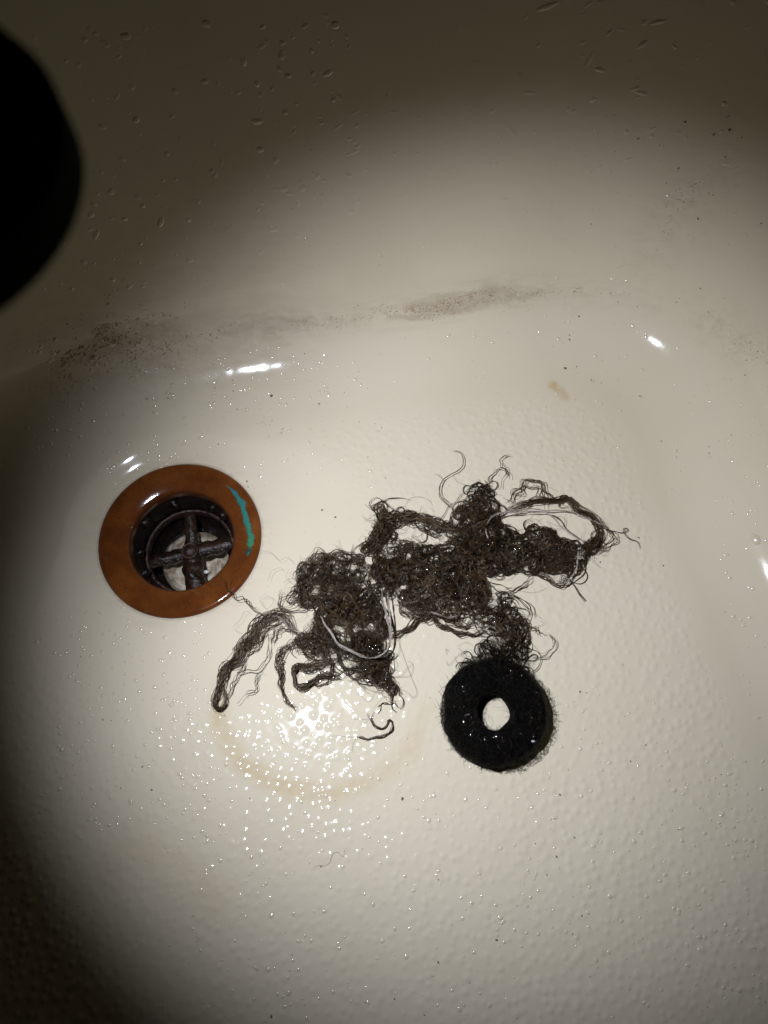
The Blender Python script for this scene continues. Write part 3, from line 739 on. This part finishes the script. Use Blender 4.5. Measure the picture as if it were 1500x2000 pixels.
for ch in ([(945, 1040, 3), (950, 1030, 3), (961, 1020, 4), (980, 1015, 4), (1005, 1011, 3), (1030, 1008, 3), (1060, 1006, 4), (1090, 1005, 4), (1115, 1009, 4), (1135, 1018, 4), (1156, 1027, 3), (1175, 1036, 2)],
           [(975, 1018, 2), (1010, 1014, 2), (1045, 1014, 2), (1068, 1022, 3), (1090, 1036, 3), (1110, 1052, 3), (1130, 1062, 3), (1146, 1067, 2)],
           [(1118, 1090, 3), (1118, 1105, 4), (1114, 1125, 4), (1104, 1140, 3), (1090, 1148, 2)], [(948, 1066, 2), (944, 1054, 2), (946, 1040, 3)],
           [(838, 1205, 3), (858, 1212, 3), (874, 1212, 3), (892, 1208, 2)]):
    h = Hair(); lock(h, [(a, b, c * 0.7, 12.5 if i < len(ch) / 2 else 8) for i, (a, b, c) in enumerate(ch)], 7, r, rad=1.1e-4, wave=0.00012, hz=0.0005, partial=0.05)
    h.build('pale_strand', PALE, right)
h = Hair()
strays(h, [[(790, 990), (800, 975), (820, 972), (838, 978), (845, 988)], [(884, 930), (892, 942), (905, 946), (912, 950)], [(846, 928), (854, 930), (866, 940), (858, 928), (850, 926)], [(1040, 941), (1060, 945), (1075, 955), (1090, 962)],
           [(1096, 962), (1112, 978), (1098, 970)], [(1000, 1150), (1040, 1158), (1070, 1148)], [(1165, 1015), (1180, 1022), (1190, 1034)], [(880, 1275), (870, 1268), (872, 1280)], [(960, 1010), (1010, 985), (1050, 975)],
           [(1190, 1056), (1205, 1050), (1215, 1054)], [(1166, 1080), (1180, 1086), (1186, 1078)], [(1065, 1020), (1095, 1030), (1105, 1020), (1094, 1008), (1080, 1016)], [(1020, 1010), (1030, 1000), (1042, 1003), (1032, 1018)],
           [(905, 1270), (890, 1285), (876, 1300), (870, 1290)], [(894, 1262), (910, 1255), (925, 1262)], [(1030, 1230), (1060, 1220), (1052, 1212)], [(1040, 1260), (1056, 1276), (1070, 1270)]], r, rad=5e-5, parent=right)

# ---- water held in the hair
WET = Mat('water_in_hair').set(Base_Color=(0.012, 0.008, 0.006), Roughness=0.04, IOR=1.75).m
def wet_beads(blob, n, parent, r, top, zfix=None):
    x, y = blob.starts(n, r); d = blob.samp(blob.d, x, y); k = d < 0.0008; x, y, d = x[k], y[k], d[k]; n = len(x)
    z = np.minimum(top, 0.0016 + 0.85 * np.maximum(-d, 0)) * r.uniform(0.7, 1.05, n) + 0.0008
    if zfix:
        k = (np.hypot(x - cR[0], y - cR[1]) > RI + .0022) & (np.hypot(x - cR[0], y - cR[1]) < RO - .002); x, y = x[k], y[k]; n = len(x)
        z = zfix + r.uniform(-.0003, .0004, n)
    N = np.stack([r.normal(-0.08, .22, n), r.normal(-0.12, .22, n), np.ones(n)], 1); N /= np.linalg.norm(N, axis=1)[:, None]
    R = r.uniform(.00016, .00045, n)
    V, F = domes(np.stack([x, y, z], 1), N, R, R * .2, r.uniform(1, 2.4, n), r.uniform(0, 6, n), seg=8, rings=3, wob=.3, r=r)
    tag(link('wet_glint', np_mesh('wet_bead', V, F), WET, parent), kind='stuff').name = 'wet_bead'
wet_beads(bl, 700, left, np.random.default_rng(1), 0.0105); wet_beads(br, 1300, right, np.random.default_rng(2), 0.0125)

# ---- black ring
r = np.random.default_rng(303)
RH = 0.0135
cR = at(967, 1388, RH); cR[2] = 0
RO, RI = 0.0213, 0.0075
ring = empty('ring', (cR[0], cR[1], 0), 'thick black fuzzy ring matted with hair, lying flat on the tub floor', 'ring')
prof = [(RI + 0.0004, 0.0004), (RI, 0.002), (RI, RH - 0.003), (RI + 0.0006, RH - 0.001), (RI + 0.002, RH - 0.0001), (0.012, RH + 0.0004), (0.017, RH + 0.0003), (RO - 0.0025, RH - 0.0005), (RO - 0.0008, RH - 0.0016), (RO, RH - 0.0035), (RO + 0.0002, 0.005), (RO - 0.0002, 0.002), (RO - 0.0012, 0.0004)]
V, F, _ = lathe(prof, cR, 120)
th = np.arctan2(V[:, 1] - cR[1], V[:, 0] - cR[0]); rr = np.hypot(V[:, 0] - cR[0], V[:, 1] - cR[1])
wob = 1 + 0.02 * np.sin(3 * th + 1) + 0.014 * np.sin(5 * th + 2.2) + 0.035 * vnoise(V[:, 0] * 1 + 5, V[:, 1] + 5, 0.004, 77)
wob = wob + 0.022 * np.cos(4 * th + 0.6) * smoothstep(0.012, RI, rr)
V[:, 0] = cR[0] + (V[:, 0] - cR[0]) * wob; V[:, 1] = cR[1] + (V[:, 1] - cR[1]) * wob
V[:, 2] += np.where(V[:, 2] > 0.004, 0.0007 * vnoise(V[:, 0] + 5, V[:, 1] + 5, 0.0035, 78), 0)
FELT = Mat('black_felt'); FELT.set(Roughness=0.9); FELT.b.inputs['Specular IOR Level'].default_value = 0.05; FELT.color(FELT.ramp(FELT.noise(600, 4), [(0.3, (0.001, 0.001, 0.001)), (0.75, (0.004, 0.0038, 0.0035))])); FELT.bump(FELT.noise(900, 4, 0.7), 1.0, 0.0006)
link('felt_body', np_mesh('felt_body', V, F, True), FELT.m, ring)
h = Hair()
def ring_fuzz(n, m, where, Lr, rad, tone):
    a = r.uniform(0, 2 * math.pi, n); L = r.uniform(*Lr, n); ds = L / m
    if where == 'top':
        q = np.sqrt(r.uniform((RI + .0003) ** 2, (RO - .0005) ** 2, n)); z0 = RH + r.uniform(-0.0002, 0.0012, n); th = r.uniform(0, 2 * math.pi, n)
    elif where == 'side':
        q = np.full(n, RO) + r.uniform(-.0006, .0008, n); z0 = r.uniform(0.0006, RH - .0005, n); th = a + math.pi / 2 + r.normal(0, 0.5, n) + math.pi * r.integers(0, 2, n)
    elif where == 'out':
        q = np.full(n, RO - .0008); z0 = r.uniform(0.001, RH, n); th = a + r.normal(0, 0.7, n)
    else:
        q = np.full(n, RI + .0006); z0 = r.uniform(0.001, RH, n); th = a + math.pi + r.normal(0, 0.75, n)
    x = cR[0] + q * np.cos(a); y = cR[1] + q * np.sin(a); kap = r.normal(0, 330, n); P = np.zeros((n, m, 3)); dz = r.normal(0, 0.25, n) if where in ('out', 'in') else r.normal(0, .05, n)
    for i in range(m):
        P[:, i] = np.stack([x, y, np.maximum(z0 + dz * ds * i, 0.0004)], 1)
        kap = kap * 0.9 + r.normal(0, 200, n); th = th + kap * ds; x = x + np.cos(th) * ds; y = y + np.sin(th) * ds
        if where in ('top', 'side'):      # keep on the felt
            d = np.hypot(x - cR[0], y - cR[1]); k = np.clip(d, RI + .0001, RO + .0007) / d
            x = cR[0] + (x - cR[0]) * k; y = cR[1] + (y - cR[1]) * k
    h.add(P, rad * r.uniform(.7, 1.3, (n, 1)) * (1 - 0.6 * np.linspace(-1, 1, m)[None] ** 4), r.uniform(*tone, n) ** 5)
ring_fuzz(1500, 10, 'top', (0.002, 0.007), 7.5e-5, (0, 1)); ring_fuzz(900, 10, 'side', (0.003, 0.010), 6.5e-5, (0, 1))
ring_fuzz(900, 9, 'out', (0.0010, 0.0036), 8e-5, (0, .8)); ring_fuzz(70, 12, 'out', (0.003, 0.0075), 5e-5, (0.2, 1)); ring_fuzz(120, 9, 'in', (0.001, 0.0034), 5e-5, (0, 1))
tag(h.build('matted_fuzz', BLACKHAIR, ring), kind='stuff')
h = Hair()
bk = Blob([[(965, 1276, 24), (968, 1300, 26)], [(915, 1300, 7), (935, 1305, 12)], [(1000, 1285, 14), (1020, 1310, 8)]])
mat(h, bk, 420, r, length=(0.006, 0.018), thick=0.0115, fuzz=0.6, tone=(0, .7)); curls(h, bk, 200, r)
tag(h.build('matted_tuft', BLACKHAIR, ring), kind='stuff')
h = Hair(); strays(h, [[(948, 1363), (962, 1362), (980, 1366)], [(960, 1380), (975, 1382), (988, 1378)], [(945, 1388), (952, 1398), (955, 1410)]], r, z=0.006, rad=4.5e-5, parent=ring, m=BLACKHAIR)
bR = Blob([[(905, 1340, 19), (900, 1400, 34), (930, 1450, 19), (980, 1460, 19), (1030, 1430, 19), (1040, 1370, 19), (1000, 1320, 19), (940, 1315, 19)]], rag=0)
wet_beads(bR, 200, ring, np.random.default_rng(8), RH, RH + .0008)
p = at(1041, 1448, RH)
link('white_fleck', blob_mesh('white_fleck', (p[0], p[1], RH + 0.0007), .00095, .0006, .0004, 5, 1), Mat('white_fleck').set(Base_Color=(.75, .75, .75), Roughness=.4).m, ring)

# ---- loose bits of hair
r = np.random.default_rng(404)
h = Hair()
lock(h, [(731, 1378, 6), (727, 1392, 9), (727, 1408, 9), (732, 1419, 7), (746, 1424, 7), (754, 1416, 6), (758, 1407, 5), (764, 1407, 4), (767, 1416, 5), (764, 1428, 5), (752, 1436, 6), (740, 1440, 6), (722, 1443, 3), (708, 1441, 2), (694, 1439, 1)], 26, r, z=0.001, hz=0.0014, wave=0.0002, partial=0.3)
lock(h, [(734, 1390, 2), (748, 1378, 2), (764, 1370, 2)], 3, r, z=0.001, hz=0.0006)
strays(h, [[(728, 1398), (716, 1405), (700, 1405), (688, 1404)], [(727, 1402), (712, 1412), (703, 1416)], [(728, 1386), (742, 1368), (752, 1362)], [(648, 1437), (670, 1438), (700, 1441)], [(700, 1440), (690, 1450), (688, 1468)]], r, rad=4e-5, z=0.0006)
o = h.build('hair_curl', HAIR); tag(o, 'small loose S shaped curl of dark hair below the left clump', 'hair curl')
h = Hair()
strays(h, [[(608, 1700), (620, 1690), (634, 1690), (644, 1684), (650, 1668), (660, 1664), (668, 1672), (673, 1665), (670, 1656)]], r, rad=5.0e-5, z=0.0004, tone=(.5, .9))
o = h.build('loose_hair', HAIR); tag(o, 'single fine wavy hair stuck alone on the pimpled floor, front centre', 'hair')

# ------------------------------------------------------------------ water drops and dirt
r = np.random.default_rng(505)
def tub_points(x, y):
    e = 0.0008; z = floor_z(x, y); zx = (floor_z(x + e, y) - floor_z(x - e, y)) / (2 * e); zy = (floor_z(x, y + e) - floor_z(x, y - e)) / (2 * e)
    nrm = np.stack([-zx, -zy, np.ones_like(zx)], 1); nrm /= np.linalg.norm(nrm, axis=1)[:, None]
    return np.stack([x, y, z], 1), nrm
Vs, Fs, base = [], [], 0
def add_domes(*a, **k):
    global base
    V, F = domes(*a, **k); Vs.append(V); Fs.append(F + base); base += len(V)
def photo_pts(n, box):
    u = r.uniform(box[0], box[2], n); v = r.uniform(box[1], box[3], n); P = np.array([wall_fast(a, b) for a, b in zip(u, v)]); return P[:, 0], P[:, 1]
# coarse lookup of the surface for scattering by area of the picture
def ray_march(u, v):
    dx = (u - 750) / FPX; dy = -(v - 1000) / FPX; y = dy * CT + ST; zz = dy * ST - CT
    t = np.full(u.shape, 0.2); lo = t.copy()
    for k in range(60):
        z = CAM_H + zz * t; below = z < floor_z(dx * t, y * t)
        if k < 45: 
            t = np.where(below, t, t + 0.008)
    hi = t; lo = t - 0.008
    for _ in range(10):
        md = (lo + hi) / 2; b = (CAM_H + zz * md) < floor_z(dx * md, y * md); hi = np.where(b, md, hi); lo = np.where(b, lo, md)
    return dx * hi, y * hi
def scatter(n, box):
    u = r.uniform(box[0], box[2], n); v = r.uniform(box[1], box[3], n); return ray_march(u, v)
def off_drain(x, y, q=1.04): return np.hypot(x - DR[0], y - DR[1]) > R_FL * q
for n, box, R0, R1, st in ((380, (-40, 40, 700, 580), .0003, .0014, 1.4), (260, (600, 0, 1540, 560), .0003, .0011, 2.8), (210, (40, 620, 640, 930), .00035, .0010, 1.3), (130, (600, 600, 1500, 1000), .00035, .0008, 1.2),
                        (260, (60, 1180, 420, 1720), .00035, .0008, 1.2), (480, (300, 1320, 1500, 2000), .00035, .0008, 1.2), (60, (1380, 820, 1500, 1700), .0003, .0009, 1.2)):
    x, y = scatter(n, box); k = off_drain(x, y); x, y = x[k], y[k]; n = len(x)
    P, N = tub_points(x, y); R = R0 + (R1 - R0) * r.uniform(0, 1, n) ** 1.7
    wall = N[:, 2] < 0.75
    add_domes(P, N, R, R * np.where(wall, r.uniform(.10, .19, n), r.uniform(.26, .42, n)), np.where(r.uniform(0, 1, n) < .35, r.uniform(1, st * 1.6, n), r.uniform(1, 1.3, n)), r.normal(0.3, .5, n))
for n, box in ((60, (250, 680, 720, 800)), (30, (60, 640, 420, 960)), (20, (200, 860, 340, 950)), (70, (100, 1230, 420, 1640)), (190, (380, 1480, 1480, 1980)), (26, (820, 620, 1480, 1000)), (16, (1420, 880, 1500, 1400))):
    x, y = scatter(n, box); k = off_drain(x, y, 1.02); x, y = x[k], y[k]; n = len(x); P, N = tub_points(x, y); R = r.uniform(.0004, .0010, n)
    add_domes(P, N, R, R * r.uniform(.34, .46, n), r.uniform(1, 1.3, n), r.normal(.3, .5, n))
# a dribble of bigger beads at the left
uv = np.array([(117, 1404), (115, 1419), (118, 1433), (114, 1457), (120, 1464), (114, 1480), (136, 1321), (150, 1330), (109, 840), (362, 737), (444, 721), (460, 722), (876, 656), (926, 650), (927, 657), (1261, 652), (1261, 658), (1474, 1053), (1494, 1055), (1470, 950), (1482, 948), (555, 713), (575, 707), (593, 722)], float)
x, y = ray_march(uv[:, 0], uv[:, 1]); P, N = tub_points(x, y); R = r.uniform(.0006, .0011, len(x)); R[17] = .0026
add_domes(P, N, R, R * .36, np.ones(len(x)) * 1.15, r.normal(0, .5, len(x)))
me = np_mesh('water', np.concatenate(Vs), np.concatenate(Fs), True)
water = link('water', me, WATER); tag(water, 'clear water beads sprinkled over the tub wall and floor', 'water', kind='stuff')
# beads on the drain flange
Vs, Fs, base = [], [], 0
n = 90; a = np.where(r.uniform(0, 1, n) < .7, r.normal(-0.75, .5, n), r.uniform(0, 6.28, n)); q = r.uniform(.0262, .0375, n)
P = np.stack([DR[0] + q * np.cos(a), DR[1] + q * np.sin(a), flange_z(q)], 1); R = r.uniform(.0002, .0006, n)
add_domes(P, np.tile((0, 0, 1.0), (n, 1)), R, R * .6, np.ones(n) * 1.2, r.uniform(0, 6, n))
BEAD = Mat('water_on_bronze').set(Base_Color=(0.12, 0.04, 0.01), Roughness=0.03, IOR=1.4).m
o = link('water_film', np_mesh('water_film', np.concatenate(Vs), np.concatenate(Fs), True), BEAD, drain); tag(o, kind='stuff')
p = at(403, 1117, ZF - 0.012)
link('soap_bubble', blob_mesh('soap_bubble', p, .0014, .0010, .0009, 3, 2, .1), Mat('soap').set(Base_Color=(.6, .58, .55), Roughness=.1).m, drain)
# dirt crumbs
Vs, Fs, base = [], [], 0
for n, box, R0, R1 in ((60, (100, 600, 760, 800), .00012, .0004), (60, (760, 560, 1500, 760), .00012, .00035), (230, (150, 780, 1500, 1990), .0001, .00034), (40, (1150, 200, 1500, 600), .00012, .0004)):
    x, y = scatter(n, box); k = off_drain(x, y); x, y = x[k], y[k]; n = len(x); P, N = tub_points(x, y); R = R0 + (R1 - R0) * r.uniform(0, 1, n) ** 3
    add_domes(P, N, R, R * .45 + .00022 * (N[:, 2] > .98), r.uniform(1, 2.2, n), r.uniform(0, 6, n), seg=7, rings=2, wob=.35)
uv = np.array([(1338, 238), (1425, 254), (1394, 263), (1131, 618), (1094, 1552), (1326, 1620), (970, 1836), (1010, 1988), (530, 1985), (629, 996), (655, 1010), (296, 1543), (1296, 1105), (1250, 774), (530, 773), (1083, 1598), (786, 1560), (1104, 719)], float)
x, y = ray_march(uv[:, 0], uv[:, 1]); P, N = tub_points(x, y); R = r.uniform(.00028, .00055, len(x))
add_domes(P, N, R, R * .5, r.uniform(1, 1.8, len(x)), r.uniform(0, 6, len(x)), seg=9, rings=2, wob=.35)
o = link('dirt', np_mesh('dirt', np.concatenate(Vs), np.concatenate(Fs), True), CRUMB); tag(o, 'tiny brown dirt crumbs strewn over the cream tub', 'dirt', kind='stuff')

# grime line: flakes of dried scum strung along the foot of the end wall
GRIME = Mat('brown_scum'); GRIME.set(Roughness=0.6)
GRIME.color(GRIME.ramp(GRIME.noise(90, 3), [(0.3, (0.27, 0.165, 0.08)), (0.7, (0.47, 0.34, 0.20))])); GRIME = GRIME.m
Vs, Fs, base = [], [], 0
for ch, n, sd, R0, R1 in (([(110, 705), (160, 688), (205, 668), (245, 650)], 170, 15, .00012, .0007), ([(180, 645), (250, 630), (320, 615)], 70, 6, .00012, .0005), ([(190, 660), (260, 680), (330, 668), (420, 652), (520, 634), (560, 628)], 190, 11, .0001, .0005),
        ([(480, 625), (520, 640), (560, 640), (640, 634), (700, 615), (760, 603)], 170, 9, .0001, .00042), ([(800, 608), (850, 603), (900, 598)], 190, 9, .0001, .00045), ([(850, 610), (900, 588), (960, 576), (1050, 573)], 230, 8, .0001, .0004),
        ([(1050, 574), (1140, 570), (1240, 580)], 50, 8, .0001, .0003), ([(975, 605), (985, 625), (975, 640)], 22, 5, .0001, .00035), ([(1340, 590), (1365, 625), (1400, 640), (1440, 650), (1480, 690)], 80, 16, .0001, .0004), ([(1300, 450), (1340, 380), (1380, 350)], 70, 16, .0001, .00026),
        ([(300, 740), (420, 700), (560, 680), (700, 660)], 60, 30, .0001, .00042), ([(100, 760), (160, 720), (300, 700)], 90, 26, .0001, .0005), ([(480, 820), (520, 845), (560, 840)], 16, 10, .0001, .0004), ([(60, 640), (200, 600), (360, 590)], 60, 34, .0001, .0005)):
    n = int(n * 1.6); S, _ = smooth_path([(a, b) for a, b in ch], 60); k = r.integers(0, 60, n); cl = r.integers(0, max(3, n // 7), n); cj = r.normal(0, 1, (n, 2))
    cc = np.random.default_rng(n).normal(0, 1, (n, 2)); ck = np.random.default_rng(n + 1).integers(0, 60, n)
    k = np.where(r.uniform(0, 1, n) < .7, ck[cl], k); u = S[k, 0] + sd * 1.3 * cc[cl, 0] * .6 + r.normal(0, 7, n); v = S[k, 1] + sd * (.75 * cc[cl, 1] + .35 * cj[:, 1])
    x, y = ray_march(u, v); P, N = tub_points(x, y); R = .72 * (R0 + (R1 - R0) * r.uniform(0, 1, n) ** 2.4)
    add_domes(P, N, R, R * .12 + .00006, r.uniform(1, 3.0, n), r.normal(.42, .4, n), seg=8, rings=2, wob=.4, r=r)
o = link('grime', np_mesh('grime', np.concatenate(Vs), np.concatenate(Fs), True), GRIME); tag(o, 'brown scum flakes in a line along the foot of the tub end wall', 'grime', kind='stuff')

# ------------------------------------------------------------------ hand-held device with the lamp, at the left edge
zt, zb = 0.287, 0.279
dev = empty('handheld_device', (-0.07, 0.056, zb), 'out of focus black rounded corner of a handheld device jutting in at the left edge', 'device')
pts = []
cx0, cy0, Rc = -0.0485, 0.0555, 0.019
for d in np.linspace(-50, 52, 22): pts.append((cx0 + Rc * math.cos(math.radians(d)), cy0 + Rc * math.sin(math.radians(d))))
e1 = np.array(pts[-1]); t1 = np.array((math.cos(math.radians(134)), math.sin(math.radians(134))))
e0 = np.array(pts[0]); t0 = np.array((math.cos(math.radians(220)), math.sin(math.radians(220))))
far = [e1 + t1 * 0.040, e1 + t1 * 0.040 + t0 * 0.09, e0 + t0 * 0.06]
pts += [tuple(q) for q in far]
body = link('body', bm_mesh('body', slab_poly(pts, zb, zt, 0.0014), False), BLACKPLASTIC, dev)
for nm, ang, off, depth, thick in (('light_blocker', -0.5954, 0.0048, 0.0109, 0.010),):  # unseen lip added beneath the lamp to cut its light towards the back left
    ca, sa = math.cos(ang), math.sin(ang)
    gp = [(LAMP.x + a * ca - b * sa, LAMP.y + a * sa + b * ca) for a, b in ((-off, -0.05), (-off, 0.022), (-off - thick, 0.022), (-off - thick, -0.05))]
    link(nm, bm_mesh(nm, slab_poly(gp, LAMP.z - depth, zb - 0.00002, 0.0008), False), BLACKPLASTIC, dev)
V, F, _ = lathe([(0.0042, zb + 0.0005), (0.0042, zb - 0.0006), (0.0036, zb - 0.0009), (0.00001, zb - 0.0009)], LAMP, 32)
link('lamp_lens', np_mesh('lamp_lens', V, F), LENS, dev)
